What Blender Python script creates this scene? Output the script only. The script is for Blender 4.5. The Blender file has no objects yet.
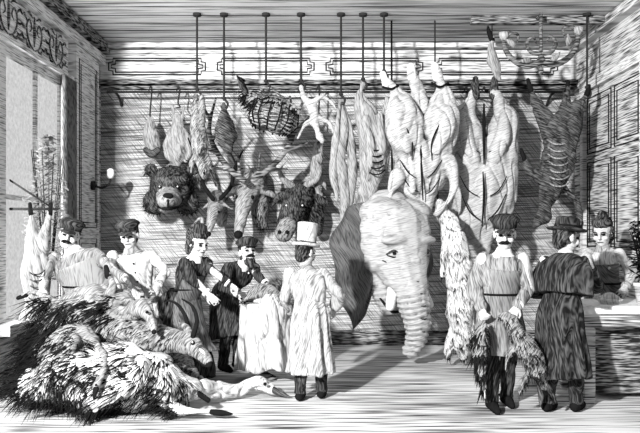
import bpy, bmesh, math, random
from mathutils import Vector, Matrix, noise
random.seed(7)
S=bpy.context.scene; C=S.collection
F=700.; HZ=235.; EYE=1.55
sin,cos,pi,rad=math.sin,math.cos,math.pi,math.radians
def P(px,py,d): return Vector(((px-320)/F*d, d, EYE-(py-HZ)/F*d))
# ---------------------------------------------------------------- materials: irregular engraved strokes
def ink(name,f,per=.015,dr='Z',rot=(0,0,0),asp=10,nz=.25,cross=None,lo=.02,hi=.88,nsc=4.,bump=.0012,soft=.13,crease_shade=0.):
    m=bpy.data.materials.new(name); m.use_nodes=True; nt=m.node_tree; N=nt.nodes; N.clear(); L=nt.links.new
    out=N.new('ShaderNodeOutputMaterial'); bs=N.new('ShaderNodeBsdfDiffuse'); L(bs.outputs[0],out.inputs[0])
    tc=N.new('ShaderNodeTexCoord'); no=N.new('ShaderNodeTexNoise'); no.inputs['Scale'].default_value=nsc; no.inputs['Detail'].default_value=3
    L(tc.outputs['Object'],no.inputs['Vector'])
    ns=N.new('ShaderNodeMath'); ns.operation='MULTIPLY_ADD'; ns.inputs[1].default_value=nz; ns.inputs[2].default_value=-nz/2; L(no.outputs[0],ns.inputs[0])
    def layer(f,per,dr,rot,asp):
        mp=N.new('ShaderNodeMapping'); mp.inputs['Rotation'].default_value=[rad(a) for a in rot]; L(tc.outputs['Object'],mp.inputs[0])
        fr=1.7/per; vm=N.new('ShaderNodeVectorMath'); vm.operation='MULTIPLY'; vm.inputs[1].default_value=[fr if a==dr else fr/asp for a in 'XYZ']; L(mp.outputs[0],vm.inputs[0])
        w=N.new('ShaderNodeTexNoise'); w.inputs['Scale'].default_value=1; w.inputs['Detail'].default_value=1; L(vm.outputs[0],w.inputs['Vector'])
        ad=N.new('ShaderNodeMath'); ad.operation='ADD'; L(w.outputs[0],ad.inputs[0]); L(ns.outputs[0],ad.inputs[1])
        t=.5+(f-.5)*.55; mr=N.new('ShaderNodeMapRange'); mr.inputs[1].default_value=t-soft; mr.inputs[2].default_value=t+soft
        L(ad.outputs[0],mr.inputs[0]); return mr.outputs[0],w.outputs[0]
    o,h=layer(f,per,dr,rot,asp)
    def mul(a,b):
        mu=N.new('ShaderNodeMath'); mu.operation='MULTIPLY'; L(a,mu.inputs[0]); L(b,mu.inputs[1]); return mu.outputs[0]
    if cross: o=mul(o,layer(*cross)[0])
    mr=N.new('ShaderNodeMapRange'); mr.inputs[3].default_value=lo; mr.inputs[4].default_value=hi; L(o,mr.inputs[0]); res=mr.outputs[0]
    if crease_shade:  # shade painted into the base colour: creases darkened by mesh pointiness
        g=N.new('ShaderNodeNewGeometry'); pm=N.new('ShaderNodeMapRange'); pm.inputs[1].default_value=.42; pm.inputs[2].default_value=.488; pm.inputs[3].default_value=1-crease_shade; pm.inputs[4].default_value=1
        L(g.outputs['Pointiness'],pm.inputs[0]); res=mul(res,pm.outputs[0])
    L(res,bs.inputs[0])
    if bump:
        bp=N.new('ShaderNodeBump'); bp.inputs['Strength'].default_value=.6; bp.inputs['Distance'].default_value=bump*2; L(h,bp.inputs['Height']); L(bp.outputs[0],bs.inputs['Normal'])
    return m
def flat(name,v,em=0):
    m=bpy.data.materials.new(name); m.use_nodes=True; nt=m.node_tree; N=nt.nodes; N.clear()
    out=N.new('ShaderNodeOutputMaterial'); bs=N.new('ShaderNodeEmission' if em else 'ShaderNodeBsdfDiffuse'); nt.links.new(bs.outputs[0],out.inputs[0])
    if em: bs.inputs[1].default_value=em
    tc=N.new('ShaderNodeTexCoord'); no=N.new('ShaderNodeTexNoise'); no.inputs['Scale'].default_value=30; nt.links.new(tc.outputs['Object'],no.inputs['Vector'])
    mr=N.new('ShaderNodeMapRange'); mr.inputs[3].default_value=v*.6; mr.inputs[4].default_value=min(1,v*1.3); nt.links.new(no.outputs[0],mr.inputs[0]); nt.links.new(mr.outputs[0],bs.inputs[0])
    return m
M={}
M['black']=flat('black_ink',.012); M['iron']=flat('iron',.03); M['white']=flat('paper_white',.8); M['grey']=flat('mid_grey',.2); M['lgrey']=flat('light_grey',.5); M['day']=flat('window_daylight',.8,.85)
M['wall']=ink('wall_hatch',.46,.015,'Z',rot=(0,2,0),asp=50,nz=.2,cross=(.36,.015,'X',(0,40,0),34),nsc=.6,lo=.08,hi=.66,bump=0,soft=.14)
M['sidewall']=ink('side_wall_hatch',.36,.026,'Z',asp=22,nz=.25,nsc=1.,lo=.07,hi=.8,bump=0)
M['rightwall']=ink('right_wall_hatch',.45,.022,'Z',asp=22,nz=.25,nsc=1.,lo=.05,hi=.66,bump=0)
M['ceil']=ink('ceiling_hatch',.34,.05,'Y',asp=26,nz=.3,nsc=1.,lo=.15,hi=.9,bump=0)
M['floor']=ink('floor_hatch',.42,.05,'Y',asp=22,nz=.45,nsc=.6,bump=0,lo=.06,hi=.72,soft=.1)
M['trim']=ink('trim_hatch',.34,.018,'Z',asp=20,nz=.2,lo=.1,hi=.74)
M['wood']=ink('dark_wood_hatch',.6,.018,'Z',asp=12,hi=.4)
M['skin']=ink('skin_hatch',.25,.014,'Z',rot=(0,20,0),nz=.2,bump=.0,lo=.24,hi=.56,crease_shade=.97)
M['wcloth']=ink('pale_cloth_hatch',.38,.014,'X',rot=(0,10,30),asp=14,lo=.24,hi=.58,crease_shade=.98)
M['gcloth']=ink('grey_cloth_hatch',.42,.014,'X',rot=(0,10,30),asp=14,lo=.16,hi=.46,crease_shade=.98)
M['mcloth']=ink('mid_cloth_hatch',.45,.014,'X',rot=(0,20,40),asp=12,lo=.1,hi=.32,crease_shade=.95)
M['dcloth']=ink('dark_cloth_hatch',.6,.014,'X',rot=(0,-15,35),asp=12,lo=.012,hi=.09,crease_shade=.8)
M['flesh']=ink('flesh_hatch',.4,.014,'Z',rot=(0,25,0),asp=12,lo=.24,hi=.52,crease_shade=.99)
M['fleshm']=ink('mid_flesh_hatch',.42,.014,'X',rot=(0,15,20),asp=12,lo=.12,hi=.36,crease_shade=.98)
M['fleshd']=ink('dark_flesh_hatch',.55,.014,'Z',rot=(0,-30,0),asp=12,lo=.015,hi=.13,crease_shade=.9)
M['furd']=ink('dark_fur_hatch',.6,.016,'X',rot=(0,20,30),asp=6,nz=.4,lo=.01,hi=.12,crease_shade=.7)
M['furm']=ink('mid_fur_hatch',.45,.016,'X',rot=(0,-30,30),asp=6,nz=.4,lo=.05,hi=.3,crease_shade=.93)
M['deer']=ink('deer_fur_hatch',.45,.015,'X',rot=(0,-30,30),asp=8,lo=.1,hi=.34,crease_shade=.95)
M['furw']=ink('pale_fur_hatch',.32,.016,'X',rot=(0,20,30),asp=7,nz=.35,lo=.22,hi=.66,crease_shade=.93)
M['eleph']=ink('elephant_skin_hatch',.4,.014,'Z',rot=(0,14,0),asp=14,lo=.24,hi=.44,bump=.0015,crease_shade=.99)
M['earm']=ink('elephant_ear_hatch',.42,.014,'X',rot=(0,20,0),asp=14,lo=.09,hi=.26,bump=.0015,crease_shade=.97)
M['bone']=ink('horn_hatch',.6,.02,'Z',hi=.3)
# ---------------------------------------------------------------- mesh helpers
def cr(Q,k):
    out=[]; n=len(Q)
    for i in range(n-1):
        p0,p1,p2,p3=Q[max(i-1,0)],Q[i],Q[i+1],Q[min(i+2,n-1)]
        for j in range(k):
            t=j/k
            out.append([.5*(2*b+(c-a)*t+(2*a-5*b+4*c-d)*t*t+(3*b-a-3*c+d)*t**3) for a,b,c,d in zip(p0,p1,p2,p3)])
    out.append(list(Q[-1])); return out
def ball(bm,c,r,m=None,rot=None,seg=16,rg=10):
    if not hasattr(r,'__len__'): r=(r,r,r)
    T=(m or Matrix())@Matrix.Translation(Vector(c))
    if rot is not None: T=T@rot
    bmesh.ops.create_uvsphere(bm,u_segments=seg,v_segments=rg,radius=1,matrix=T@Matrix.Diagonal((*r,1)))
def tube(bm,pts,n=12,k=4,ref=(0,1,0),fold=None,rnd=True,arc=None,off=0.,m=None):
    pts=[tuple(p) if len(p)==5 else (*p,p[3]) for p in pts]
    R=cr(pts,k); N=len(R); ref=Vector(ref); u=None; rings=[]; m=m or Matrix()
    for i,r in enumerate(R):
        c=Vector(r[:3]); t=Vector(R[min(i+1,N-1)][:3])-Vector(R[max(i-1,0)][:3])
        if t.length<1e-7: t=Vector((0,0,-1))
        t.normalize()
        if u is None: u=t.cross(ref if abs(t.dot(ref))<.95 else Vector((1,0,.1))).normalized()
        else: u=(u-t*u.dot(t)).normalized()
        v=t.cross(u); ring=[]; q=n+1 if arc else n
        for j in range(q):
            a=arc[0]+(arc[1]-arc[0])*j/n if arc else 2*pi*j/n
            f=fold(a,i/(N-1)) if fold else 1
            ring.append(bm.verts.new(m@(c+u*(cos(a)*(max(r[3],.0006)+off)*f)+v*(sin(a)*(max(r[4],.0006)+off)*f))))
        rings.append(ring)
    for a,b in zip(rings,rings[1:]):
        for j in range(len(a)-1 if arc else len(a)):
            l=(j+1)%len(a); bm.faces.new((a[j],a[l],b[l],b[j]))
    if not arc:
        bm.faces.new(rings[0]); bm.faces.new(rings[-1])
        if rnd:
            for e in (R[0],R[-1]):
                rr=min(e[3],e[4])
                if rr>.004: ball(bm,e[:3],rr*.99,m,seg=n,rg=8)
def lathe(bm,prof,m=None,sx=1,sy=1,n=24):
    m=m or Matrix(); rings=[]
    for r,z in prof: rings.append([bm.verts.new(m@Vector((cos(2*pi*j/n)*max(r,.0005)*sx,sin(2*pi*j/n)*max(r,.0005)*sy,z))) for j in range(n)])
    for a,b in zip(rings,rings[1:]):
        for j in range(n): bm.faces.new((a[j],a[(j+1)%n],b[(j+1)%n],b[j]))
    bm.faces.new(rings[0]); bm.faces.new(rings[-1])
def box(bm,a,b,bev=0.):
    v=bmesh.ops.create_cube(bm,size=1,matrix=Matrix.Translation([(p+q)/2 for p,q in zip(a,b)])@Matrix.Diagonal([abs(q-p) for p,q in zip(a,b)]+[1]))['verts']
    if bev: bmesh.ops.bevel(bm,geom=list({e for w in v for e in w.link_edges}),offset=bev,segments=2,affect='EDGES')
def NB(): return bmesh.new()
def org_of(o):
    v=Vector((0,0,0))
    while o: v+=o.location; o=o.parent
    return v
def mk(name,bm,mat,par=None,vox=0,sm=0,local=False,smooth=True,rough=None,label=None,loc=None):
    bmesh.ops.recalc_face_normals(bm,faces=bm.faces[:])
    if par is None:
        if loc is None:
            xs=[v.co for v in bm.verts]; loc=Vector(((min(c.x for c in xs)+max(c.x for c in xs))/2,(min(c.y for c in xs)+max(c.y for c in xs))/2,min(c.z for c in xs)))
        bmesh.ops.translate(bm,vec=-Vector(loc),verts=bm.verts)
    elif not local: bmesh.ops.translate(bm,vec=-org_of(par),verts=bm.verts)
    me=bpy.data.meshes.new(name); bm.to_mesh(me); bm.free()
    o=bpy.data.objects.new(name,me); C.objects.link(o)
    mats=mat if isinstance(mat,list) else [mat]
    if vox:
        r=o.modifiers.new('r','REMESH'); r.mode='VOXEL'; r.voxel_size=vox
        if sm: s=o.modifiers.new('s','SMOOTH'); s.iterations=sm; s.factor=.5
        dg=bpy.context.evaluated_depsgraph_get(); nm=bpy.data.meshes.new_from_object(o.evaluated_get(dg)); o.modifiers.clear()
        o.data=nm; bpy.data.meshes.remove(me); nm.name=name; me=nm
        if rough:
            am,fq=rough[:2]; fq=fq if hasattr(fq,'__len__') else (fq,fq,fq); wz=rough[2] if len(rough)>2 else None; nn=noise.noise; ds=[]
            for v in me.vertices:
                x,y,z=v.co.x*fq[0],v.co.y*fq[1],v.co.z*fq[2]
                ds.append(v.normal*(nn(Vector((x*.8,y*.8,z*.8)))*am-am*.4*max(0,1-abs(nn(Vector((x*.8+7,y*.8,z*.8))))*6)+(wz(v.co) if wz else 0)))
            for v,d in zip(me.vertices,ds): v.co+=d
    me.materials.clear()
    for x in mats: me.materials.append(x)
    if smooth: me.polygons.foreach_set('use_smooth',[True]*len(me.polygons))
    me.update()
    if par is not None: o.parent=par
    else: o.location=loc
    if label: o['label']=label
    return o
def tag(o,label,cat,group=None):
    o['label']=label; o['category']=cat
    if group: o['group']=group
    return o
def T(name,label,cat,loc,group=None,rz=0):
    o=bpy.data.objects.new(name,None); o.empty_display_size=.1; C.objects.link(o); o.location=loc; o.rotation_euler=(0,0,rz); return tag(o,label,cat,group)
def struct(name,bm,mat,par=None,smooth=False):
    o=mk(name,bm,mat,par,smooth=smooth,loc=(0,0,0) if par is None else None)
    if par is None: o['kind']='structure'
    return o
def X(d,L):
    out=[]
    for a in L:
        dy=a[3] if len(a)>3 else 0; p=P(a[0],a[1],d+dy); r=a[2]/F*d; out.append((p.x,p.y,p.z,r,(a[4]/F*d if len(a)>4 else r)))
    return out
def org(name,mat,par,d,chains,balls=(),vox=.014,sm=3,rough=None,n=12):
    bm=NB()
    for c in chains: tube(bm,X(d,c),n=n)
    for b in balls:
        dy=b[5] if len(b)>5 else 0; ball(bm,P(b[0],b[1],d+dy),(b[2]/F*d,b[4]/F*d,b[3]/F*d),rot=Matrix.Rotation(rad(b[6]),4,'Y') if len(b)>6 else None)
    return mk(name,bm,mat,par,vox,sm,rough=rough)
def bit(name,par,d,chain,mat,k=4):
    bm=NB(); tube(bm,X(d,chain),n=8,k=k); return mk(name,bm,mat,par)
def bits(name,par,d,chains,mat):
    bm=NB()
    for c in chains: tube(bm,X(d,c),n=6)
    return mk(name,bm,mat,par)
def dot(name,par,d,px,py,r,dy,mat):
    bm=NB(); ball(bm,P(px,py,d+dy),r/F*d,seg=10,rg=8); return mk(name,bm,mat,par)
def shag(name,src,n,Ln,flow,mats,par,w=.012,lift=.3,droop=.3,zone=None):
    ps=[p for p in src.data.polygons if (zone is None or zone(p.center+org_of(src)))]; bm=NB()
    wts=[p.area for p in ps]
    for p in random.choices(ps,wts,k=n):
        c=p.center; nn=p.normal; f=Vector(flow(c+org_of(src),nn)); f=f-nn*f.dot(nn)
        if f.length<.05: f=Vector((random.uniform(-1,1),0,-1))
        dd=(f.normalized()+nn*lift+Vector([random.uniform(-.3,.3) for _ in '123'])).normalized()
        sd=dd.cross(nn)
        if sd.length<.01: continue
        sd=sd.normalized()*w*random.uniform(.6,1.2); l=Ln*random.uniform(.55,1.25); a=c-nn*.012
        m1=a+dd*l*.5; tp=a+dd*l-Vector((0,0,l*droop)); V=[bm.verts.new(q) for q in (a-sd,a+sd,m1+sd*.8,m1-sd*.8,tp)]
        i=random.randrange(len(mats))
        for q in ((0,1,2,3),(3,2,4)): fc=bm.faces.new([V[z] for z in q]); fc.material_index=i
    bmesh.ops.translate(bm,vec=org_of(src)-org_of(par),verts=bm.verts)
    return mk(name,bm,mats,par,local=True,smooth=False)
BK,GR,WH,LG=M['black'],M['grey'],M['white'],M['lgrey']
# ---------------------------------------------------------------- room
XL,XR,YB,ZC=-3.1,3.6,9.9,4.24
b=NB(); box(b,(-3.3,0.8,-.1),(3.8,10,0)); struct('floor',b,M['floor'])
b=NB(); box(b,(-3.3,YB,0),(3.8,10.05,ZC)); struct('wall_back',b,M['wall'])
b=NB(); box(b,(-3.25,4.6,0),(XL,YB,ZC)); struct('wall_left',b,M['sidewall'])
b=NB(); box(b,(XR,4.6,0),(3.75,YB,ZC)); struct('wall_right',b,M['rightwall'])
b=NB(); box(b,(-3.3,5.6,ZC),(3.8,10.05,ZC+.1)); struct('ceiling',b,M['ceil'])
b=NB()
for i in range(12): box(b,(XL,6+i*.32,ZC-.006),(XR,6.012+i*.32,ZC))
struct('trim_10',b,M['iron'])
b=NB(); box(b,(XL,9.84,0),(XR,YB,.2)); struct('baseboard_back',b,M['wood'])
b=NB(); box(b,(XL,5,0),(XL+.05,9.84,.22)); struct('baseboard_left',b,M['wood'])
b=NB(); box(b,(XL,9.72,4.16),(XR,YB,4.225)); box(b,(XL,9.8,4.1),(XR,YB,4.14)); struct('trim_1',b,M['trim'])
b=NB(); box(b,(XL,9.85,3.74),(XR,YB,4.1)); fr=struct('trim_2',b,M['trim'])
for a,c in ((110,206),(218,314),(326,422),(434,556)):
    x0=(a-320)/70.7; x1=(c-320)/70.7
    for sh in (0,.035):
        b=NB(); h=.115-sh; ch=.06; X0,X1=x0+sh,x1-sh; q=[(X0+ch,-h),(X1-ch,-h),(X1-ch,-h+.05),(X1,-h+.06),(X1,h-.06),(X1-ch,h-.05),(X1-ch,h),(X0+ch,h),(X0+ch,h-.05),(X0,h-.06),(X0,-h+.06),(X0+ch,-h+.05),(X0+ch,-h)]
        tube(b,[(x,9.84,3.92+z,.01) for x,z in q],n=6,k=1); mk('frieze_panel',b,M['iron'],fr)
b=NB(); box(b,(XL,9.76,3.66),(XR,YB,3.72)); box(b,(XL,9.8,3.6),(XR,YB,3.64)); struct('trim_3',b,M['wood'])
for k,(y0,z0) in enumerate(((4.08,.16),(3.92,.1))):
    b=NB(); box(b,(XL,5.6,y0),(XL+z0,9.8,y0+.15-.01)); struct('trim_%d'%(4+k),b,M['trim' if k else 'wood'])
b=NB(); box(b,(XR-.12,5.6,4.1),(XR,9.8,ZC-.012)); struct('trim_6',b,M['rightwall'])
b=NB(); box(b,(1.85,8.54,4.14),(XR-.12,8.66,ZC-.006),.01); struct('trim_7',b,M['wood'])
w=T('window_1','','window',(XL,7.6,0)); del w['label'],w['category']; w['kind']='structure'
b=NB(); box(b,(XL,6.8,.75),(XL+.02,8.2,3.3)); mk('pane',b,M['day'],w,smooth=False)
b=NB()
for y,q in ((6.62,.18),(7.5,.06),(8.2,.22)): box(b,(XL,y,.7),(XL+.05,y+q,3.45))
for z,q in ((.7,.06),(1.9,.05),(3.3,.15)): box(b,(XL,6.66,z),(XL+.045,8.4,z+q))
mk('window_frame',b,M['trim'],w,smooth=False)
b=NB(); box(b,(XL,6.55,.6),(XL+.2,8.5,.7)); mk('window_sill',b,M['trim'],w,smooth=False)
b=NB(); box(b,(XL,6.55,3.48),(XL+.04,8.5,3.92)); box(b,(XL,6.5,3.42),(XL+.1,8.55,3.48)); sp=struct('trim_8',b,M['trim'])
b=NB()
for k in range(3):
    cy=6.86+k*.62
    for s in (1,-1):
        tube(b,[(XL+.05,cy+s*.02,3.52,.006),(XL+.05,cy+s*.14,3.58,.009),(XL+.05,cy+s*.2,3.72,.009),(XL+.05,cy+s*.13,3.82,.008),(XL+.05,cy+s*.07,3.74,.007),(XL+.05,cy+s*.12,3.69,.005)],n=6,k=4)
        for z0,z1,yy in ((3.6,3.58,.26),(3.78,3.84,.26),(3.55,3.52,.16),(3.85,3.89,.13),(3.7,3.7,.27)): tube(b,[(XL+.05,cy+s*(yy-.08),z0,.004),(XL+.05,cy+s*yy,z1,.013),(XL+.05,cy+s*(yy+.05),z0+.03,.003)],n=6)
    tube(b,[(XL+.05,cy,3.56,.004),(XL+.05,cy,3.7,.018),(XL+.05,cy,3.88,.003)],n=6)
mk('scrollwork',b,M['bone'],sp)
b=NB(); box(b,(XL,8.62,.0),(XL+.1,9.5,3.9)); pl=struct('trim_9',b,M['trim'])
b=NB()
for z0,z1 in ((.3,1.5),(1.65,3.75)):
    for t in (0,.06):
        tube(b,[(XL+.1,8.72+t,z0+t,.009),(XL+.1,9.4-t,z0+t,.009),(XL+.1,9.4-t,z1-t,.009),(XL+.1,8.72+t,z1-t,.009),(XL+.1,8.72+t,z0+t,.009)],n=6,k=1)
mk('panel_moulding',b,BK,pl)
b=NB(); L=[]
for i in range(40):
    y=8.12+i*.0115; L.append((XL+.11+.03*sin(i*1.6),y))
vs=[[b.verts.new((x,y,z)) for x,y in L] for z in (3.42,2.4,1.5,.72)]
for r,q in zip(vs,vs[1:]):
    for j in range(len(r)-1): b.faces.new((r[j],r[j+1],q[j+1],q[j]))
bmesh.ops.solidify(b,geom=b.faces[:],thickness=.01)
tag(mk('curtain',b,M['gcloth']),'pleated grey curtain hanging beside the left shop window','curtain')
d=T('door_1','','door',(XR,8.6,0)); del d['label'],d['category']; d['kind']='structure'
b=NB(); box(b,(XR-.04,7.7,0),(XR,9.35,3.45)); mk('door_panel',b,M['rightwall'],d,smooth=False)
b=NB()
for y0,y1 in ((7.75,8.45),(8.55,9.3)):
    for z0,z1 in ((.25,1.25),(1.4,2.5),(2.62,3.35)):
        for t in (0,.07): tube(b,[(XR-.045,y0+t,z0+t,.009),(XR-.045,y1-t,z0+t,.009),(XR-.045,y1-t,z1-t,.009),(XR-.045,y0+t,z1-t,.009),(XR-.045,y0+t,z0+t,.009)],n=6,k=1)
mk('door_moulding',b,BK,d)
b=NB(); box(b,(XR-.09,7.6,0),(XR,7.7,3.55)); box(b,(XR-.09,9.35,0),(XR,9.45,3.55)); box(b,(XR-.1,7.6,3.45),(XR,9.45,3.58)); mk('door_frame',b,M['trim'],d,smooth=False)
w=T('wall_lamp','small dark gas bracket fixed to the left pilaster','lamp',(XL+.1,9.2,2.2))
b=NB(); lathe(b,[(0,-.02),(.06,-.02),(.06,.02),(0,.03)],Matrix.Translation((XL+.12,9.2,2.2))@Matrix.Rotation(pi/2,4,'Y')); mk('wall_plate',b,M['iron'],w)
b=NB(); tube(b,[(XL+.12,9.2,2.2,.014),(XL+.25,9.18,2.17,.014),(XL+.34,9.16,2.22,.014),(XL+.36,9.16,2.3,.012)],n=8); mk('arm',b,M['iron'],w)
b=NB(); lathe(b,[(0,0),(.03,0),(.05,.05),(.045,.11),(.02,.13),(0,.13)],Matrix.Translation((XL+.36,9.16,2.29))); mk('lamp_glass',b,WH,w)
# ---------------------------------------------------------------- rods, rail, hooks
RG='iron hanging rods from the ceiling'
def rod(px,y1,d,label):
    t=T('iron_rod',label,'rod',P(px,y1,d),RG); x=(px-320)/F*d; z1=P(px,y1,d).z
    b=NB(); tube(b,[(x,d,ZC,.013),(x,d,z1+.1,.013)],n=8,k=1); mk('shaft',b,M['iron'],t)
    b=NB(); tube(b,[(x,d,z1+.11,.014),(x+.045,d,z1+.06,.014),(x+.03,d,z1,.014),(x-.02,d,z1-.01,.012),(x-.04,d,z1+.035,.004)],n=8); mk('hook',b,M['iron'],t)
    b=NB(); lathe(b,[(0,ZC-.03),(.05,ZC-.03),(.05,ZC),(0,ZC)],Matrix.Translation((x,d,0))); mk('ceiling_plate',b,M['iron'],t)
    b=NB(); ball(b,(x,d,z1+.12),(.028,.028,.022)); mk('collar',b,M['iron'],t)
for px,y1,l in ((197,99,'holding the hung hare by its hind legs'),(224,108,'holding the dark ham'),(266,91,'holding the wicker basket'),(301,90,'holding the small spread-limbed flayed animal'),(341,104,'holding the long tripe strips'),(363,89,'holding the mid-sized beef quarter'),(384,81,'holding the largest beef carcass'),(587,97,'holding the dark goat carcass')):
    rod(px,y1,8.5,'thin iron rod with hook, '+l)
r=T('hanging_rail','long iron rail on brackets along the back wall below the frieze','rail',(0,9.6,3.5))
zr=P(0,92,9.55).z
b=NB(); tube(b,[(-2.9,9.55,zr,.016),(3.3,9.55,zr,.016)],n=8,k=1); mk('rail_bar',b,M['iron'],r)
for x in (-2.8,-1,1,3.2):
    b=NB(); tube(b,[(x,9.55,zr,.016),(x,9.75,zr-.03,.016),(x,9.88,zr-.12,.02)],n=8); mk('bracket',b,M['iron'],r)
def hook(px,y1,label,d=9.5,y0=90):
    p0=P(px,y0,9.55); p1=P(px,y1,d); p0.x=p1.x if abs(p0.x-p1.x)<.5 else p0.x
    b=NB(); tube(b,[(p0.x-.03,p0.y,p0.z-.02,.008),(p0.x,p0.y-.02,p0.z+.04,.011),(p0.x+.02,p0.y-.03,p0.z-.02,.011),(p1.x,p1.y,p1.z+.06,.011),(p1.x+.03,p1.y,p1.z,.011),(p1.x-.03,p1.y,p1.z-.01,.006)],n=8)
    tag(mk('meat_hook',b,M['iron']),label,'hook','iron hooks on the wall rail')
hook(150,120,'slender iron hook carrying the small dark-ended joint at far left'); hook(178,107,'slender iron hook carrying the plucked fowl'); hook(318,142,'long iron hook carrying the flayed rabbit')
hook(475,92,'iron hook through left trotter of the pale hung carcass',9.0); hook(494,92,'iron hook through right trotter of the pale hung carcass',9.0)
# ---------------------------------------------------------------- hung meat and heads
def hang(name,label,cat,d,base,mat,chains,balls=(),group=None,rough=(.022,11),vox=.013,part='body',sm=2):
    t=T(name,label,cat,P(*base,d),group); return t,org(part,mat,t,d,chains,balls,vox,sm,rough)
JG='joints of meat'; CG='hanging carcasses'
FB=(.05,(7.5,7.5,2.6))
t,_=hang('meat_joint','small joint of meat with dark end, leftmost on the rail','meat',9.5,(152,158),M['fleshm'],[[(150,118,2),(150,124,5),(151,134,8),(152,147,8),(152,157,4)]],group=JG)
bits('cut_end',t,9.5,[[(146,150,3,-.08),(152,154,4,-.08),(158,150,3,-.08)]],M['fleshd'])
t,_=hang('fowl','plucked fowl hung by its feet above the bear head','bird',9.5,(177,178),M['fleshm'],[[(178,120,5),(178,138,9),(178,153,9),(177,164,4),(175,172,2.5),(172,179,3)],[(172,106,1.4),(174,116,2),(176,126,5)],[(184,106,1.4),(182,116,2),(180,126,5)],[(172,132,4),(166,147,4),(170,160,2)],[(184,132,4),(190,147,4),(186,161,2)]])
bit('beak',t,9.5,[(172,180,1.6),(170,185,.5)],BK)
t,o=hang('hare','furry hare hung by hind legs from the leftmost rod','hare',8.5,(206,186),M['furm'],[[(195,94,1.6),(195,106,3.5),(197,120,7),(199,138,9),(200,152,8),(202,163,5),(204,170,6),(205,177,3)],[(202,96,1.6),(202,106,3.5),(200,120,6)],[(196,150,3),(192,163,2),(191,172,1.5)],[(205,150,3),(209,162,2),(210,172,1.5)]])
bit('ear',t,8.5,[(207,168,2.2),(213,176,2.4),(216,186,.8)],M['furd']); bit('ear',t,8.5,[(201,170,2,.05),(199,180,2.2,.05),(200,189,.8,.05)],M['furd']); dot('eye',t,8.5,204,173,1.2,-.09,BK)
shag('fur',o,500,.06,lambda c,n:(0,0,-1),[BK,GR,LG],t,.005)
hang('ham','dark ham hung by its shank from the second rod','meat',8.5,(227,150),M['fleshd'],[[(224,104,2),(224,112,4),(225,124,9),(226,137,11),(227,148,6)]],group=JG)
t,o=hang('bear_head','shaggy dark bear head with broad grey muzzle mounted low on the back wall','animal head',9.5,(170,214),M['furd'],[[(172,188,20,.05),(172,187,22,-.1),(171,190,19,-.28)]],[(151,170,6.5,6.5,4,-.05),(193,169,6.5,6.5,4,-.05),(155,202,12,13,10,-.12),(187,202,12,13,10,-.12),(161,181,9,5,7,-.42),(180,180,9,5,7,-.42)],part='head',rough=(.012,14))
o2=org('muzzle',M['furm'],t,9.5,[[(169,195,13,-.38),(168,203,7,-.66)]],[(169,199,12,9,16,-.5),(168,201,10,8,13,-.7),(168,209,8.5,5,13,-.54)],vox=.012,rough=(.01,14))
shag('fur',o,2600,.085,lambda c,n:(n.x*1.4,0,-.4+n.z*.6),[BK,GR,GR,GR,LG],t,.004,.2,.2,zone=lambda c:c.y>9.18)
bm=NB(); ball(bm,P(168,196,8.66),(.068,.04,.04)); mk('nose',bm,BK,t)
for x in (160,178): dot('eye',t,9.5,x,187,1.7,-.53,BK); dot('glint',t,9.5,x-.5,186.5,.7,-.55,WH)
bits('mouth',t,9.5,[[(158,207,1.1,-.6),(168,209,1.5,-.88),(178,207,1.1,-.6)],[(168,200,.9,-.87),(168,208,.9,-.87)]],BK)
ST=[[(254,184,11,.12),(251,188,12,.0),(246,198,9.5,-.15),(242,214,6.5,-.28),(239,232,4.6,-.36)],[(252,192,3.4,-.08),(264,196,3.8,-.05),(275,203,.8,-.02)],[(241,192,3.4,-.08),(230,197,3.8,-.05),(220,204,.8,-.02)],[(255,192,11,.1),(258,210,9,.06),(260,224,6,.1)]]
t,o=hang('stag_head','stag head with the tallest, widest branching antlers mounted on back wall','animal head',9.5,(239,238),M['deer'],ST,part='head',rough=(.012,12))
t.scale=(1.1,)*3
for A in ([[(243,186,3),(233,178,2.8),(220,162,2.5),(212,140,2),(218,112,1)],[(232,177,2.1),(214,174,1)],[(219,161,2.1),(198,152,1)],[(213,146,2),(194,126,1)],[(214,150,2),(230,132,.9)],[(240,184,2),(238,162,.9)],[(213,132,1.8),(201,108,.9)]],[[(252,185,3),(264,177,2.8),(279,162,2.5),(289,140,2),(285,110,1)],[(266,176,2.1),(283,176,1)],[(280,160,2.1),(301,152,1)],[(288,144,2),(307,124,1)],[(287,150,2),(272,132,.9)],[(256,183,2),(258,162,.9)],[(289,132,1.8),(301,106,.9)]]):
    b=NB()
    for c in A: tube(b,X(8.98,c),n=8)
    mk('antler',b,M['bone'],t,.01,1)
shag('neck_ruff',o,900,.1,lambda c,n:(0,0,-1),[BK,BK,GR,LG],t,.005,zone=lambda c:c.y>9.42)
for x in (238,251): dot('eye',t,9.5,x,201,2,-.25,BK)
dot('nose',t,9.5,238.5,235,4,-.4,BK)
t,_=hang('roe_head','smaller deer head with thinner antlers between bear and stag','animal head',9.3,(211,232),M['deer'],[[(217,198,9,.35),(217,203,9,.1),(214,211,7,-.08),(211,222,4.8,-.18),(209,232,3.2,-.22)],[(222,203,2.6,0),(232,209,.8,0)],[(211,203,2.6,0),(202,209,.8,0)],[(220,208,8,.2),(222,222,6,.25)]],part='head',rough=(.01,12))
for A in ([[(213,199,2.4),(203,184,2.2),(199,166,1.9),(188,138,.9)],[(203,184,1.8),(190,178,.7)],[(200,168,1.7),(186,160,.7)],[(196,154,1.5),(206,138,.7)]],[[(221,198,2.4),(231,186,2.2),(234,170,1.9),(243,150,.9)],[(231,186,1.8),(241,184,.7)],[(234,170,1.7),(244,168,.7)],[(236,164,1.5),(229,150,.7)]]):
    b=NB()
    for c in A: tube(b,X(9.15,c),n=8)
    mk('antler',b,BK,t,.009,1)
for x in (210,218.5): dot('eye',t,9.3,x,212,1.5,-.15,BK)
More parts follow.
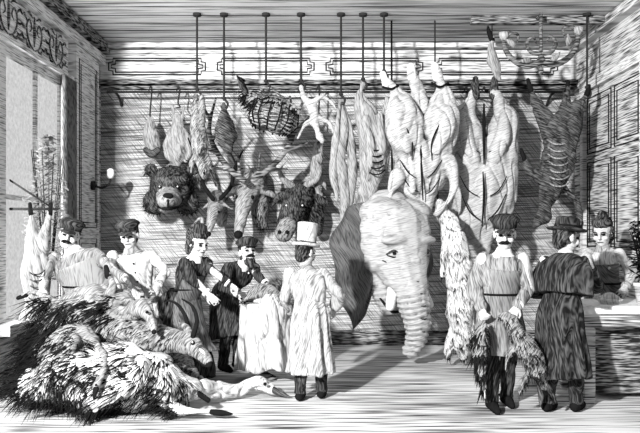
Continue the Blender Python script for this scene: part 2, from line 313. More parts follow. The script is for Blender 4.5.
dot('nose',t,9.3,208.5,234,2.6,-.25,BK)
t,o=hang('calf_head','dark horned cattle head on the wall right of the stag, above the top-hatted man','animal head',9.5,(286,236),M['furd'],[[(304,196,14,.17),(300,198,16,-.05),(294,208,13,-.2),(288,222,10.5,-.35),(284,231,9,-.42)],[(308,196,4,-.05),(321,200,5,-.05),(330,207,1,-.05)],[(288,194,4,-.05),(278,198,4,-.05),(272,206,1,-.05)],[(308,200,13,.05),(314,216,11,.06),(317,231,6,.1)]],part='head',rough=(.015,12))
for c in ([(292,186,3.6,-.1),(283,179,3,-.15),(280,169,2,-.2),(287,160,.7,-.2)],[(307,185,3.6,-.1),(317,179,3,-.15),(320,168,2,-.2),(314,159,.7,-.2)]): bit('horn',t,9.45,c,M['fleshm'])
shag('fur',o,1300,.06,lambda c,n:(-.3,0,-1),[BK,GR,GR],t,.004,.15,.1,zone=lambda c:c.y>9.12)
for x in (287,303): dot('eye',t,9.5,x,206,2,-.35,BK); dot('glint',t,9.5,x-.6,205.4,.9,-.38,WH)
o2=org('muzzle',M['furm'],t,9.5,[[(287.5,225,9.5,-.4),(284,233,9,-.46)]],vox=.012); 
for x in (279.5,287): dot('nostril',t,9.5,x,232,1.9,-.575,BK)
# irregular tilted basket
t=T('basket','tilted lumpy dark wicker basket hung by its handle from the third rod','basket',P(270,132,8.5)); cb=P(270,132,8.5)
mm=Matrix.Translation(cb+Vector((0,0,.03)))@Matrix.Rotation(rad(14),4,'Y')
b=NB(); lathe(b,[(0,0),(.2,0),(.27,.1),(.27,.24),(.25,.25),(.22,.12),(0,.08)],mm,n=30); mk('basket_body',b,M['wood'],t,.014,1,rough=(.07,6))
b=NB()
for i in range(7):
    z=.01+i*.04; rr=.225+.05*sin(i*.55); tube(b,[(*(mm@Vector((cos(a*pi/12)*(rr+.02*(a%2)+.03*sin(a*2.3+i)),sin(a*pi/12)*(rr+.02*(a%2)+.02*cos(a*1.7)),z+.012*sin(a*1.9+i)))),.009) for a in range(25)],n=6,k=2)
mk('weave_band',b,M['fleshm'],t)
b=NB()
for i in range(16):
    a=i*2*pi/16+random.uniform(-.1,.1); e=random.uniform(.9,1.12); tube(b,[(*(mm@Vector((cos(a)*r_*e,sin(a)*r_*e,z))),.01) for r_,z in ((.21,-.02),(.29,.1),(.285,.2),(.27,.3))],n=6)
mk('stake',b,BK,t)
b=NB(); pt=P(267,87,8.5); tube(b,[(cb.x-.25,cb.y,cb.z+.3,.012),(cb.x-.16,cb.y,cb.z+.44,.012),(pt.x,pt.y,pt.z,.012),(cb.x+.2,cb.y,cb.z+.38,.012),(cb.x+.3,cb.y,cb.z+.2,.012)],n=8); mk('handle',b,M['wood'],t)
t,o=hang('pheasant','long-tailed game bird lying across the hanging basket','bird',8.5,(262,112),M['furm'],[[(288,106,3),(280,104,8),(266,104,10),(254,100,8),(246,94,4)],[(288,104,3,-.05),(294,108,4,-.05),(298,112,2,-.05)]])
shag('plumage',o,420,.14,lambda c,n:(-1,0,-.3),[BK,BK,GR,LG],t,.01)
b=NB()
for i in range(8): tube(b,X(8.5,[(250,96,1.5,0),(243-i%3,88-i*.7,2,.03*(i-4)),(237+i*1.2,76+i*.6,.8,.05*(i-4))]),n=6)
mk('tail_feather',b,M['furd'],t)
hang('flayed_animal','small flayed animal with spread limbs hung from the fourth rod','carcass',8.5,(320,142),M['flesh'],[[(301,87,2),(304,97,3),(310,105,4.5),(314,114,5.5),(315,124,4),(318,132,2.6),(320,137,4.4),(322,141,2.4)],[(310,105,3.6),(322,97,2.4),(333,104,1.6),(338,112,1.1)],[(315,118,3),(305,125,2),(298,138,1.3)],[(317,117,3),(329,123,2),(335,136,1.3)]],group=CG,rough=(.015,14))
t,_=hang('flayed_rabbit','slim flayed rabbit hung behind the spread-limbed animal','carcass',9.45,(318,196),M['fleshm'],[[(316,143,1.6),(316,154,3.5),(316,168,6),(317,180,5.5),(318,188,3),(319,195,4)],[(321,143,1.6),(320,154,3.5),(318,166,4)],[(313,180,2),(309,190,1.4)],[(322,180,2),(326,190,1.4)]],group=CG)
t=T('tripe_strips','long twisted strips of tripe hung from the fifth rod','meat',P(342,240,8.5))
for c in ([(341,102,2),(344,130,5),(339,160,6.5),(345,196,5),(341,238,2)],[(342,102,2,.05),(349,128,4,.05),(352,165,5,.05),(349,205,4,.05),(352,222,1.5,.05)],[(340,102,1.6,-.05),(336,135,3.5,-.05),(333,170,4,-.05),(337,200,2,-.05)]): org('strip',M['fleshm'],t,8.5,[c],rough=(.02,(12,12,4)))
def ribs(t,d,cx,cy,rx,dy,n,step,mat,slant=4,r=1.3,name='ribs'):
    b=NB()
    for i in range(n): tube(b,X(d,[(cx-rx,cy+i*step,r,dy+.1),(cx-rx*.4,cy+i*step+slant,r*1.1,dy-.02),(cx+rx*.4,cy+i*step+slant,r*1.1,dy-.02),(cx+rx,cy+i*step,r,dy+.1)]),n=6)
    mk(name,b,mat,t)
t,_=hang('beef_quarter','mid-sized streaked beef quarter hung from the sixth rod','carcass',8.5,(368,208),M['fleshm'],[[(363,84,3),(361,97,5),(366,112,10),(373,135,15),(375,162,15),(370,186,10),(362,206,3)],[(386,98,2.5),(387,108,5),(385,124,9),(382,145,12),(378,170,10)],[(366,180,4),(358,195,2.5),(354,212,1.5)],[(366,120,4,-.14),(372,150,5,-.18),(368,180,3,-.14)],[(380,115,4,-.12),(380,150,4,-.18)]],group=CG,rough=FB)
ribs(t,8.5,376,146,9,-.2,5,6,BK,r=.7)
t,_=hang('beef_carcass','largest hung beef carcass with massive folded haunches','carcass',8.5,(420,214),M['flesh'],[[(384,77,3.4),(390,83,5),(396,93,7.5),(401,106,15,-.05),(405,130,20,-.1),(409,152,17),(413,176,15),(418,194,12),(423,210,7)],[(437,72,4.5),(441,84,6),(443,98,12),(441,122,19,-.05),(436,150,18),(431,176,16),(426,196,12),(424,208,8)],[(412,74,5),(416,90,7,.05),(420,110,10,.05),(420,140,14,.05)],[(446,160,8,-.12),(453,182,5,-.16),(446,204,3.6,-.18),(436,214,2.6,-.18)],[(397,176,8,-.14),(390,196,4.6,-.18),(398,214,3.4,-.2),(408,222,2.4,-.2)],[(396,104,5,-.18),(399,128,8,-.28),(408,150,5,-.24)],[(448,102,5,-.14),(446,126,8,-.26),(436,150,5,-.24)],[(410,158,4,-.2),(414,190,3,-.18)],[(432,158,4,-.2),(428,190,3,-.18)]],[(420,164,22,38,20)],group=CG,rough=FB)
bits('muscle_seam',t,8.5,[[(420,100,.6,-.02),(421,122,1.2,-.08),(421,150,1.2,-.22),(422,180,1,-.24),(423,200,.6,-.18)],[(393,108,.4,-.16),(404,124,.8,-.33),(412,142,.9,-.27),(412,160,.4,-.25)],[(451,106,.4,-.1),(441,122,.8,-.29),(432,142,.9,-.27),(432,160,.4,-.25)],[(400,160,.4,-.19),(408,172,.7,-.23),(416,178,.4,-.23)],[(442,160,.4,-.19),(434,172,.7,-.23),(427,178,.4,-.23)],[(402,176,.4,-.17),(411,188,.6,-.21),(419,192,.4,-.21)],[(440,178,.4,-.17),(432,190,.6,-.21),(426,194,.4,-.21)]],BK)
for c in ([(386,84,4),(383,74,3.4)],[(437,77,5),(435,66,4)],[(412,77,5),(411,67,4.2)]): bit('shank_bone',t,8.5,c,WH)
for c in ([(383,87,1.2,-.1),(391,89,1.2,-.1),(398,86,1.2,-.02)],[(432,83,1.2,-.1),(440,87,1.2,-.12),(448,83,1.2,-.02)]): bit('binding_cord',t,8.5,c,BK)
t,_=hang('sheep_carcass','pale round-bodied carcass hung by two trotters at right','carcass',9.0,(480,252),M['flesh'],[[(475,92,4),(470,101,6),(464,118,14),(466,138,19),(471,162,21),(473,190,23),(475,214,21),(478,236,12)],[(494,92,4),(500,101,6),(505,118,14),(502,138,19),(497,162,21),(494,190,23),(490,214,20),(485,236,11)],[(462,216,7,-.1),(455,236,4.4,-.15),(460,252,3,-.15)],[(502,214,7,-.1),(509,234,4.4,-.15),(504,252,3,-.15)],[(482,232,10),(482,248,8),(483,264,5)],[(463,112,5,-.14),(465,138,8,-.24),(474,158,5,-.26)],[(506,112,5,-.14),(503,138,8,-.24),(494,158,5,-.26)]],[(483,192,33,41,28)],group=CG,rough=(.046,(7.5,7.5,3)))
bits('muscle_seam',t,9.0,[[(484,104,.9,-.06),(484,126,1.7,-.12),(484,150,1.2,-.28),(484,164,.6,-.34)],[(483,172,.6,-.39),(484,196,1.2,-.42),(482,226,.6,-.3)],[(458,132,.4,-.22),(468,146,.8,-.3),(479,152,.5,-.3)],[(510,132,.4,-.22),(500,146,.8,-.3),(489,152,.5,-.3)],[(462,196,.4,-.34),(470,212,.8,-.38),(480,220,.5,-.38)],[(506,194,.4,-.31),(498,210,.8,-.37),(488,220,.5,-.37)],[(460,176,.4,-.33),(468,190,.6,-.37),(478,196,.4,-.39)],[(507,176,.4,-.31),(499,190,.6,-.37),(490,196,.4,-.39)]],BK)
for x in (475,494): bit('trotter',t,9.0,[(x,96,5),(x,86,4.4),(x+.5,79,3)],M['furd'])
for c in ([(460,249,3.6,-.15),(462,258,2.8,-.15)],[(504,249,3.6,-.15),(502,258,2.8,-.15)]): bit('trotter',t,9.0,c,M['furd'])
t,_=hang('goat_carcass','dark splayed goat carcass hung from the rightmost rod','carcass',8.5,(545,222),M['fleshd'],[[(587,90,2.6),(583,102,5),(573,116,11),(563,140,16),(557,168,16),(550,192,11),(546,206,7),(543,216,8),(537,225,4.5)],[(567,88,2.4),(565,102,5.5),(562,120,10)],[(531,86,2.4),(537,104,5),(549,124,10),(557,145,13)],[(560,186,5),(576,200,3.8),(580,224,2.4)],[(546,182,5),(532,174,3.8),(524,156,2.4)]],group=CG,rough=(.045,(9,9,5)))
ribs(t,8.5,559,140,11,-.19,7,7,M['fleshm'],r=.7)
for c in ([(531,90,2.8),(528,80,2)],[(567,92,3),(568,82,2)],[(587,94,3),(589,86,2)],[(580,220,2.6),(581,230,2)],[(525,160,2.6),(521,150,2)]): bit('hoof',t,8.5,c,BK)
t,_=hang('animal_leg','slender hoofed leg hung under the right ceiling beam','meat',8.6,(499,84),M['fleshm'],[[(492,38,2.6),(491,48,3.6),(493,60,6),(496,70,5),(499,78,3)]],group=JG)
bit('hoof',t,8.6,[(492,40,3),(489,32,2.4),(488,27,1.2)],BK)
b=NB(); q=P(492,40,8.6); tube(b,[(q.x,8.6,4.15,.008),(q.x,8.6,q.z,.008)],n=6,k=1); tag(mk('cord',b,M['iron']),'short cord tying the hoofed leg to the ceiling beam','cord')
# elephant head: built facing front, turned to the right as a whole
t=T('elephant_head','grey severed elephant head turned right, hung by a rope with trunk near the floor','animal head',P(392,358,8.4))
o=org('head',M['eleph'],t,8.4,[[(393,212,24,.12),(392,228,36,.0),(391,247,34,-.1),(391,266,26,-.24),(392,284,18.5,-.36),(395,304,15,-.43),(399,324,12.5,-.42),(402,340,10,-.35),(400,352,8,-.26)],[(384,268,17,0),(381,288,12,.0),(385,308,7,-.06)],[(402,268,15,-.05),(404,286,9,-.1)]],[(379,213,22,15,24,-.04),(407,213,22,15,24,-.04),(371,258,12,15,18,-.08),(412,258,12,15,18,-.08),(376,240,14,5,8,-.38),(408,240,14,5,8,-.38)],rough=(.016,(7,7,12),lambda c:.008*sin((c.z+.3*abs(c.x))*2*pi/.07)*max(0,min(1,(1.0-c.z)/.25))))
def ear(pts,cx,cy,d0,d1,am):
    b=NB(); R=cr([(*p,0) for p in pts],6); rs=[]
    for f in (.12,.35,.55,.75,.9,1.):
        rs.append([b.verts.new(P(cx+(x-cx)*f,cy+(y-cy)*f,8.4+d0+(d1-d0)*f+am*f*sin(i*.55+f*2.5)-.1*sin(f*pi))) for i,(x,y,_) in enumerate(R)])
    for r1,r2 in zip(rs,rs[1:]):
        for j in range(len(R)-1): b.faces.new((r1[j],r1[j+1],r2[j+1],r2[j]))
    bmesh.ops.solidify(b,geom=b.faces[:],thickness=.025); return mk('ear',b,M['earm'],t)
ear([(380,207),(364,203),(347,211),(335,229),(331,252),(335,281),(344,306),(355,327),(364,316),(369,293),(374,270)],380,242,.06,.1,.06)
ear([(406,208),(420,206),(434,214),(442,231),(445,254),(442,278),(434,296),(426,308),(420,296),(414,270)],406,242,.06,.12,.05)
for x,y,dy in ((373,253,-.41),(411,253,-.41)):
    dot('eye',t,8.4,x,y,1.7,dy-.005,BK)
    bits('eyelid',t,8.4,[[(x-6,y+1,.6,dy+.05),(x-1,y-3,.9,dy-.01),(x+5,y,.6,dy)],[(x-5,y+2,.6,dy+.05),(x,y+4,.8,dy),(x+5,y+2,.6,dy)],[(x-8,y+7,.5,dy+.09),(x-1,y+10,.7,dy+.06),(x+6,y+7,.5,dy+.05)]],M['fleshd'])
bits('brow_crease',t,8.4,[[(384,226,.4,-.38),(392,232,.7,-.42),(400,226,.4,-.38)],[(382,236,.4,-.4),(392,243,.7,-.45),(402,236,.4,-.4)],[(384,268,.4,-.46),(392,272,.7,-.52),(400,268,.4,-.46)],[(385,279,.4,-.48),(392.5,282,.7,-.56),(400,279,.4,-.48)],[(387,291,.4,-.5),(394,294,.7,-.59),(402,291,.4,-.5)],[(389,304,.4,-.52),(396,307,.7,-.61),(404,304,.4,-.52)],[(391,317,.4,-.5),(398,320,.7,-.59),(406,317,.4,-.5)],[(393,330,.4,-.46),(400,333,.6,-.54),(407,330,.4,-.46)]],M['fleshd'])
for c in ([(380,284,4.6,-.26),(374,296,4.6,-.34),(370,306,3.8,-.38)],[(405,284,4.6,-.26),(412,296,4.6,-.34),(416,306,3.8,-.38)]): bit('tusk_stump',t,8.4,c,WH)
bits('mouth',t,8.4,[[(374,298,1,-.1),(382,311,1.8,-.2),(392,310,1.2,-.26)]],BK)
t.rotation_euler=(0,0,rad(30)); t.scale=(1.08,1.04,1.)
b=NB(); q=P(393,208,8.6); tube(b,[(q.x,8.78,ZC,.012),(q.x,8.74,3,.012),(q.x-.02,8.5,q.z-.05,.014)],n=8); tag(mk('rope',b,M['iron']),'thick rope holding the elephant head from the ceiling','rope','ropes')
t,o=hang('fleece','pale shaggy whole fleece hung right of the elephant head, reaching the floor','hide',8.2,(463,364),M['furw'],[[(438,202,4,.35),(448,220,9,.2),(455,245,13),(459,280,14),(462,315,15),(463,342,12),(462,356,5)],[(449,236,6),(443,256,4),(442,276,2.5)],[(468,290,6),(475,312,4),(477,334,2.5)],[(453,330,6),(449,346,4),(448,356,2.5)]],rough=(.05,(8,8,5)))
shag('wool',o,3200,.1,lambda c,n:(.15,0,-1),[BK,GR,LG,WH,LG,GR],t,.0035,.2,.1)
b=NB(); q=P(438,202,8.55); tube(b,[(q.x,8.78,ZC,.01),(q.x,8.74,3,.01),(q.x,8.55,q.z-.05,.012)],n=8); tag(mk('rope',b,M['iron']),'thin rope holding the shaggy fleece from the ceiling','rope','ropes')
lx=8
t,_=hang('lamb_carcass','skinned lamb hung head down beside the left shop window','carcass',6.95,(34+lx,350),M['fleshm'],[[(23+lx,212,2.2),(25+lx,228,5),(27+lx,248,10),(28+lx,274,13),(29+lx,300,12.5),(30+lx,318,8),(32+lx,330,5),(34+lx,340,7),(36+lx,350,3)],[(42+lx,212,2.2),(38+lx,228,5),(33+lx,248,8)],[(22+lx,304,4.4),(13+lx,324,3.2),(13+lx,342,2.2)],[(37+lx,304,4.4),(47+lx,322,3.2),(48+lx,340,2.2)]],group=CG,rough=(.035,(9,9,4)))
ribs(t,6.95,28+lx,270,9,-.15,6,6.5,M['fleshd'],r=.6)
for c in ([(23,214,2.6),(22,204,2)],[(42,214,2.6),(43,204,2)],[(13,338,2.6),(12,348,2)],[(48,336,2.6),(49,346,2)]): bit('hoof',t,6.95,[(a+lx,*r_) for a,*r_ in c],BK)
t=T('wall_bracket','iron wall bracket with bar holding the skinned lamb','bracket',P(24,208,6.95)); z=P(0,209,6.95).z
b=NB(); tube(b,[(XL,6.95,z,.014),(P(58,0,6.95).x,6.95,z,.012)],n=8,k=1); mk('bar',b,M['iron'],t)
b=NB(); tube(b,[(XL,6.95,z+.3,.01),(P(54,0,6.95).x,6.95,z,.01)],n=8,k=1); mk('stay',b,M['iron'],t)
# ---------------------------------------------------------------- scrolled gas bracket
t=T('chandelier','two-armed curled gas fitting with leaf ornament hung from the right ceiling beam','lamp',P(541,72,8.4)); q=P(541,60,8.4)
b=NB(); tube(b,[(q.x,8.4,4.2,.022),(q.x,8.4,q.z,.022)],n=8,k=1); tube(b,[(q.x,8.4,4.19,.02),(q.x,8.6,4.19,.02)],n=8,k=1); ball(b,q,(.05,.05,.06)); ball(b,P(541,71,8.4),(.03,.03,.055)); mk('stem',b,M['bone'],t)
for c in ([(541,62,3),(526,66,3.2),(511,58,2.9),(504,44,2.5),(510,33,2),(518,35,1.4),(517,42,.8)],[(541,62,3),(557,64,3.2),(572,54,2.9),(578,38,2.5),(571,26,2),(563,29,1.4),(565,37,.8)],[(541,54,2.4),(531,52,2.2),(527,43,1.8),(533,37,1.4),(536,43,.8)],[(541,54,2.4),(551,52,2.2),(556,43,1.8),(550,36,1.4),(547,42,.8)]): bit('scroll_arm',t,8.4,c,M['bone'])
for x,y,a in ((550,60,.4),(532,62,2.8),(567,46,1.2),(514,48,2.)): bit('leaf',t,8.4,[(x,y,.6,-.05),(x+5*cos(a),y-5*sin(a),3.2,-.07),(x+13*cos(a+.3),y-12*sin(a+.3),.5,-.08)],M['fleshm'])
for x,y in ((504,41),(578,36)):
    b=NB(); lathe(b,[(0,0),(.02,0),(.055,.05),(.06,.1),(.045,.1),(0,.06)],Matrix.Translation(P(x,y,8.4))); mk('lamp_cup',b,M['gcloth'],t)
# ---------------------------------------------------------------- people
def hand(bm,w,d,nr,curl,s):
    a=d.cross(nr).normalized(); nr=a.cross(d).normalized()
    tube(bm,[(*w,.027,.022),(*(w+d*.05),.042,.02),(*(w+d*.09),.043,.016)],ref=nr,n=10)
    for o,l in ((-.036,.066),(-.012,.08),(.012,.085),(.036,.072)):
        p=w+d*.086+a*o; L=[(*p,.009)]; g=curl*.4
        for j in range(3):
            g+=curl; p=p+(d*cos(g)+nr*sin(g)+a*o*2)*l/3; L.append((*p,.0088-.0008*j))
        tube(bm,L,n=8,k=2)
    p=w+d*.03+a*.03*s; q=p+(d*.6+a*.7*s+nr*.35).normalized()*.04; tube(bm,[(*p,.014),(*q,.011),(*(q+(d*.9+nr*.5).normalized()*.035),.009)],n=8,k=2)
HATS={'top':[(0,.285),(.09,.285),(.094,.28),(.086,.1),(.088,.085),(.118,.078),(.126,.09),(.125,.066),(.085,.06),(0,.06)],
'bowler':[(0,.185),(.04,.182),(.075,.158),(.091,.115),(.093,.085),(.125,.08),(.132,.09),(.13,.068),(.085,.06),(0,.06)],
'bonnet':[(0,.2),(.03,.198),(.06,.18),(.066,.14),(.085,.128),(.088,.12),(.06,.112),(0,.11)],
'wide':[(0,.17),(.055,.172),(.085,.155),(.092,.085),(.14,.075),(.15,.068),(.14,.058),(.085,.05),(0,.05)],
'cap':[(0,.16),(.07,.155),(.112,.125),(.115,.11),(.095,.085),(.092,.055),(0,.055)]}
def person(label,px,d,rz,sc=1.,lean=0,side=0,yaw=0,pitch=0,roll=0,arms=(None,None),zb=0,curl=.35,step=.0,
           coat='dcloth',hem=.5,flare=(.27,.22),trou='dcloth',hat=None,hatm='dcloth',bun=False,beard=False,tache=True,apron=None,aphem=.35,aarc=(25,155),dress=False,folds=9,cape=None,female=False,fa=.1,broad=1.):
    loc=Vector(((px-320)/F*d,d,zb)); rz=rad(rz); t=T('person',label,'person',loc,None,rz); t.scale=(sc,)*3
    Ri=Matrix.Rotation(-rz,3,'Z'); toL=lambda q:(Ri@(P(*q)-loc))/sc
    ln,sd=rad(lean),rad(side); up=Vector((sin(sd),-sin(ln),cos(ln)*cos(sd))).normalized(); pel=Vector((0,.1*sin(ln),.92)); Q=lambda u:pel+up*u
    sw=(.16 if female else .185)*broad
    J={}
    for s,ar in ((1,arms[0]),(-1,arms[1])):
        sh=Q(.455)+Vector((s*sw,0,-.01))
        if ar: e,w=toL(ar[0]),toL(ar[1])
        else: e=sh+Vector((s*.06,.03,-.28)); w=e+Vector((-s*.02,-.08,-.24))
        e=sh+(e-sh).normalized()*.29; w=e+(w-e).normalized()*.25; J[s]=(sh,e,w)
    hd=(up*.6+Vector((0,0,.4))).normalized(); nk=Q(.53); hc=nk+hd*.135
    HM=Matrix.Translation(hc)@Matrix.Rotation(rad(yaw),4,'Z')@Matrix.Rotation(rad(pitch),4,'X')@Matrix.Rotation(rad(roll),4,'Y')@Matrix.Scale(1.15,4)
    b=NB(); v5=lambda p,a,c:(p.x,p.y,p.z,a*broad,c)
    tube(b,[v5(Q(.55),.05,.055),v5(Q(.5),.058,.058),v5(Q(.46),.12,.08),v5(Q(.4),.155,.1),v5(Q(.28),.15,.11),v5(Q(.14),.11 if female else .13,.095),v5(Q(0),.16,.115),v5(Q(-.08),.14,.1)],n=16)
    tube(b,[v5(Q(.48),.055,.058),v5(hc+HM.to_3x3()@Vector((0,.02,-.06)),.05,.055)],n=12)
    FEET=[]
    for s in (1,-1):
        sh,e,w=J[s]
        tube(b,[(*sh,.06),(*(sh.lerp(e,.4)),.05),(*e,.04),(*(e.lerp(w,.3)),.041),(*w,.027)],n=12); dd=(w-e).normalized(); hand(b,w,dd,Vector((-s*.5,-.3,-.6)) if abs(dd.z)<.8 else Vector((-s,-.3,0)),curl,s)
        an=Vector((s*.1,s*step,.085)); hp=pel+Vector((s*.085,0,-.03)); kn=hp.lerp(an,.52)+Vector((0,-.04-.08*abs(sin(ln)),0))
        tube(b,[(*hp,.088),(*(hp.lerp(kn,.5)),.075),(*kn,.055),(*(kn.lerp(an,.35)),.053),(*an,.036)],n=12); tube(b,[(an.x,an.y+.02,.05,.035),(an.x,an.y-.06,.04,.036,.028),(an.x,an.y-.14,.03,.03,.02)],n=10)
        FEET.append((s,hp,kn,an))
    for c,r in (((0,.012,.035),(.077,.096,.105)),((0,-.02,-.05),(.06,.072,.072)),((0,-.055,-.088),(.034,.036,.028)),((0,-.09,.028),(.05,.016,.012)),((0,-.1,-.006),(.012,.018,.032)),((0,-.114,-.022),(.017,.018,.014)),((0,-.083,-.062),(.026,.016,.014)),((.042,-.068,-.03),(.026,.024,.024)),((-.042,-.068,-.03),(.026,.024,.024)),((.079,.015,-.005),(.01,.024,.036)),((-.079,.015,-.005),(.01,.024,.036))): ball(b,c,r,HM,seg=14)
    mk('body',b,M['skin'],t,.009,2,local=True)
    for s in (1,-1):
        b=NB(); ball(b,(s*.033,-.083,.006),(.017,.014,.0085),HM,seg=10); mk('eye',b,BK,t,local=True)
        b=NB(); tube(b,[(s*.014,-.103,.026,.004),(s*.034,-.101,.033,.0055),(s*.057,-.08,.024,.003)],n=6,m=HM); mk('eyebrow',b,BK,t,local=True)
    b=NB(); tube(b,[(-.026,-.092,-.062,.003),(0,-.1,-.06,.005),(.026,-.092,-.062,.003)],n=6,m=HM); mk('mouth',b,BK,t,local=True)
    if tache:
        b=NB(); tube(b,[(-.045,-.082,-.058,.004),(-.02,-.1,-.047,.012),(0,-.106,-.043,.009),(.02,-.1,-.047,.012),(.045,-.082,-.058,.004)],n=8,m=HM); mk('moustache',b,BK,t,local=True)
    if beard:
        b=NB(); ball(b,(0,-.05,-.1),(.058,.055,.05),HM); ball(b,(0,-.075,-.13),(.038,.04,.055),HM); mk('beard',b,M['furd'],t,.01,2,local=True,rough=(.012,40))
    b=NB(); ball(b,(0,.03,.035),(.085,.092,.115),HM); ball(b,(0,.07,-.03),(.065,.05,.07),HM)
    if female: ball(b,(0,-.012,.1),(.088,.09,.056),HM); ball(b,(0,.035,.01),(.102,.075,.1),HM)
    if bun: ball(b,(0,.12,.06),(.065,.06,.075),HM); ball(b,(0,.1,-.05),(.075,.06,.09),HM); ball(b,(0,.06,.15),(.055,.055,.045),HM)
    mk('hair',b,M['furd'],t,.01,2,local=True,rough=(.01,40))
    if hat:
        b=NB(); lathe(b,HATS[hat],HM,1,1.13)
        if hat=='cap': ball(b,(0,-.115,.068),(.068,.05,.011),HM@Matrix.Rotation(rad(12),4,'X'))
        h=mk('hat',b,M[hatm],t,local=True)
        if hat=='bonnet':
            b=NB(); tube(b,[(.03,.02,.18,.012),(.06,.08,.22,.022),(.06,.15,.2,.016),(.05,.19,.14,.005)],n=8,m=HM); mk('hat_plume',b,M['furm'],h,local=True)
        elif hat!='cap':
            b=NB(); lathe(b,[(.091,.085),(.095,.086),(.094,.102),(.088,.102)],HM,1,1.13); mk('hat_band',b,BK,h,local=True)
    fx,fy=flare
    def fold(a,u): return 1+fa*max(0,u-.42)*1.7*(sin(folds*a+2*sin(a*2))+.4*sin(folds*1.7*a+1))+.012*sin(3*a+u*25)
    hp0=Vector((0,pel.y*.3,hem)); q0=Q(-.03)
    RG_=[v5(Q(.51),.068,.068),v5(Q(.475),.12,.085),v5(Q(.42),.185 if not female else .165,.122),v5(Q(.3),.19 if not female else .165,.142),v5(Q(.13),.158 if not female else .118,.128 if not female else .112),v5(q0,.19,.145)]
    mid=q0.lerp(hp0,.5); RG_+=[v5(mid,(.19+fx)/2,(.15+fy)/2),v5(hp0,fx,fy)]
    b=NB(); tube(b,RG_,n=64,k=5,fold=fold,rnd=False)
    for s in (1,-1):
        sh,e,w=J[s]; k=.86 if female else .92; tube(b,[(*sh,.074*k),(*(sh.lerp(e,.3)),.07*k),(*(sh.lerp(e,.6)),.066*k),(*(sh.lerp(e,.8)),.068*k),(*e,.062*k),(*(e.lerp(w,.25)),.064*k),(*(e.lerp(w,.5)),.056*k),(*(e.lerp(w,.9)),.05*k)],n=14,k=2,rnd=True)
    if dress: ball(b,Q(-.08)+Vector((0,.17,0)),(.18,.18,.17)); ball(b,Q(-.24)+Vector((0,.22,0)),(.2,.17,.18))
    mk('dress' if dress else 'coat',b,M[coat],t,.011,1,local=True,rough=(.036,(9,9,2.8)))
    pale=coat in('wcloth','gcloth')
    for s in (1,-1):
        sh,e,w=J[s]; b=NB(); tube(b,[(*(e.lerp(w,.86)),.053),(*(e.lerp(w,.97)),.049)],n=14,k=2,rnd=False); mk('cuff',b,M['mcloth'] if pale else WH,t,local=True)
    b=NB(); tube(b,[v5(Q(.545),.06,.065),v5(Q(.5),.078,.08),v5(Q(.475),.11,.09)],n=20,k=3,rnd=False); mk('collar',b,M['mcloth'] if pale else WH,t,local=True)
    if not dress:
        b=NB()
        for s,hp,kn,an in FEET: tube(b,[(*hp,.1),(*(hp.lerp(kn,.5)),.09),(*kn,.072),(*(kn.lerp(an,.4)),.072),(*(kn.lerp(an,.7)),.064),(an.x,an.y,.07,.066)],n=14,rnd=False)
        mk('trousers',b,M[trou],t,.014,1,local=True,rough=(.015,12))
        for s,hp,kn,an in FEET:
            b=NB(); tube(b,[(an.x,an.y+.04,.05,.045,.05),(an.x,an.y-.03,.052,.05,.052),(an.x,an.y-.11,.04,.05,.038),(an.x,an.y-.175,.03,.036,.026)],n=12); tube(b,[(*an,.05),(an.x,an.y,.12,.052)],n=12); mk('shoe',b,BK,t,local=True)
    if apron:
        b=NB(); L=[v5(Q(.36),.15,.142),v5(Q(.13),.158,.128),v5(q0,.19,.145),v5(mid,(.19+fx)/2,(.15+fy)/2),v5(Vector((0,hp0.y,aphem)),fx*1.02,fy*1.02)]
        tube(b,L,n=48,k=5,fold=fold,arc=(rad(aarc[0]),rad(aarc[1])),off=.028); bmesh.ops.solidify(b,geom=b.faces[:],thickness=.008); mk('apron',b,M[apron],t,local=True)
        b=NB(); tube(b,[(cos(a*pi/12)*.192*broad+Q(.12).x,sin(a*pi/12)*.162+Q(.12).y,Q(.12).z,.01) for a in range(25)],n=6,k=1); mk('apron_string',b,BK,t,local=True)
    elif not dress and not cape:
        for z in (.36,.26,.16,.06):
            b=NB(); q=Q(z); ball(b,(q.x+.04,q.y-.15,q.z),.011,seg=8,rg=6); mk('button',b,BK if pale else WH,t,local=True)
    if cape:
        b=NB(); tube(b,[v5(Q(.515),.075,.075),v5(Q(.47),.17,.12),v5(Q(.4),.235,.165),v5(Q(.28),.265,.19),v5(Q(.14),.28,.2)],n=48,k=4,fold=lambda a,u:1+.06*u*sin(8*a),rnd=False); mk('cape',b,M[cape],t,.011,1,local=True,rough=(.022,(8,8,2.2)))
    return t
person('man in dark flat cap and pale apron sprawled behind the animal pile',92,7.1,8,1.0,lean=-4,side=-22,yaw=4,pitch=2,roll=14,arms=(((128,284,6.75),(152,302,6.5)),((42,282,6.85),(42,308,6.55))),coat='mcloth',hat='cap',apron='wcloth',hem=.6,broad=1.25,aarc=(5,175))
person('clean-shaven man in dark flat cap and wide pale smock behind the animal pile',141,7.6,-4,.98,lean=8,side=-10,yaw=4,pitch=10,roll=-6,arms=(((172,280,7.3),(150,302,6.95)),((112,280,7.4),(126,306,6.95))),coat='wcloth',hat='cap',hem=.45,flare=(.33,.25),broad=1.2,tache=False)
person('woman in small plumed hat and dark bustled dress, bending forward beside the pile',186,7.45,50,.95,lean=24,yaw=-6,pitch=14,arms=(((210,268,7.3),(232,286,7.2)),((194,280,7.05),(212,298,6.95))),coat='dcloth',hem=.04,flare=(.3,.34),dress=True,bun=True,female=True,tache=False,apron='mcloth',aphem=.3,folds=12,hat='bonnet')
person('bearded man in dark cap and dark coat bending low over the draped table',230,8.05,40,.96,lean=46,yaw=-16,pitch=-14,arms=(((256,276,7.55),(276,294,7.4)),((224,282,7.6),(246,296,7.35))),coat='dcloth',hem=.4,flare=(.23,.24),beard=True,hat='cap')
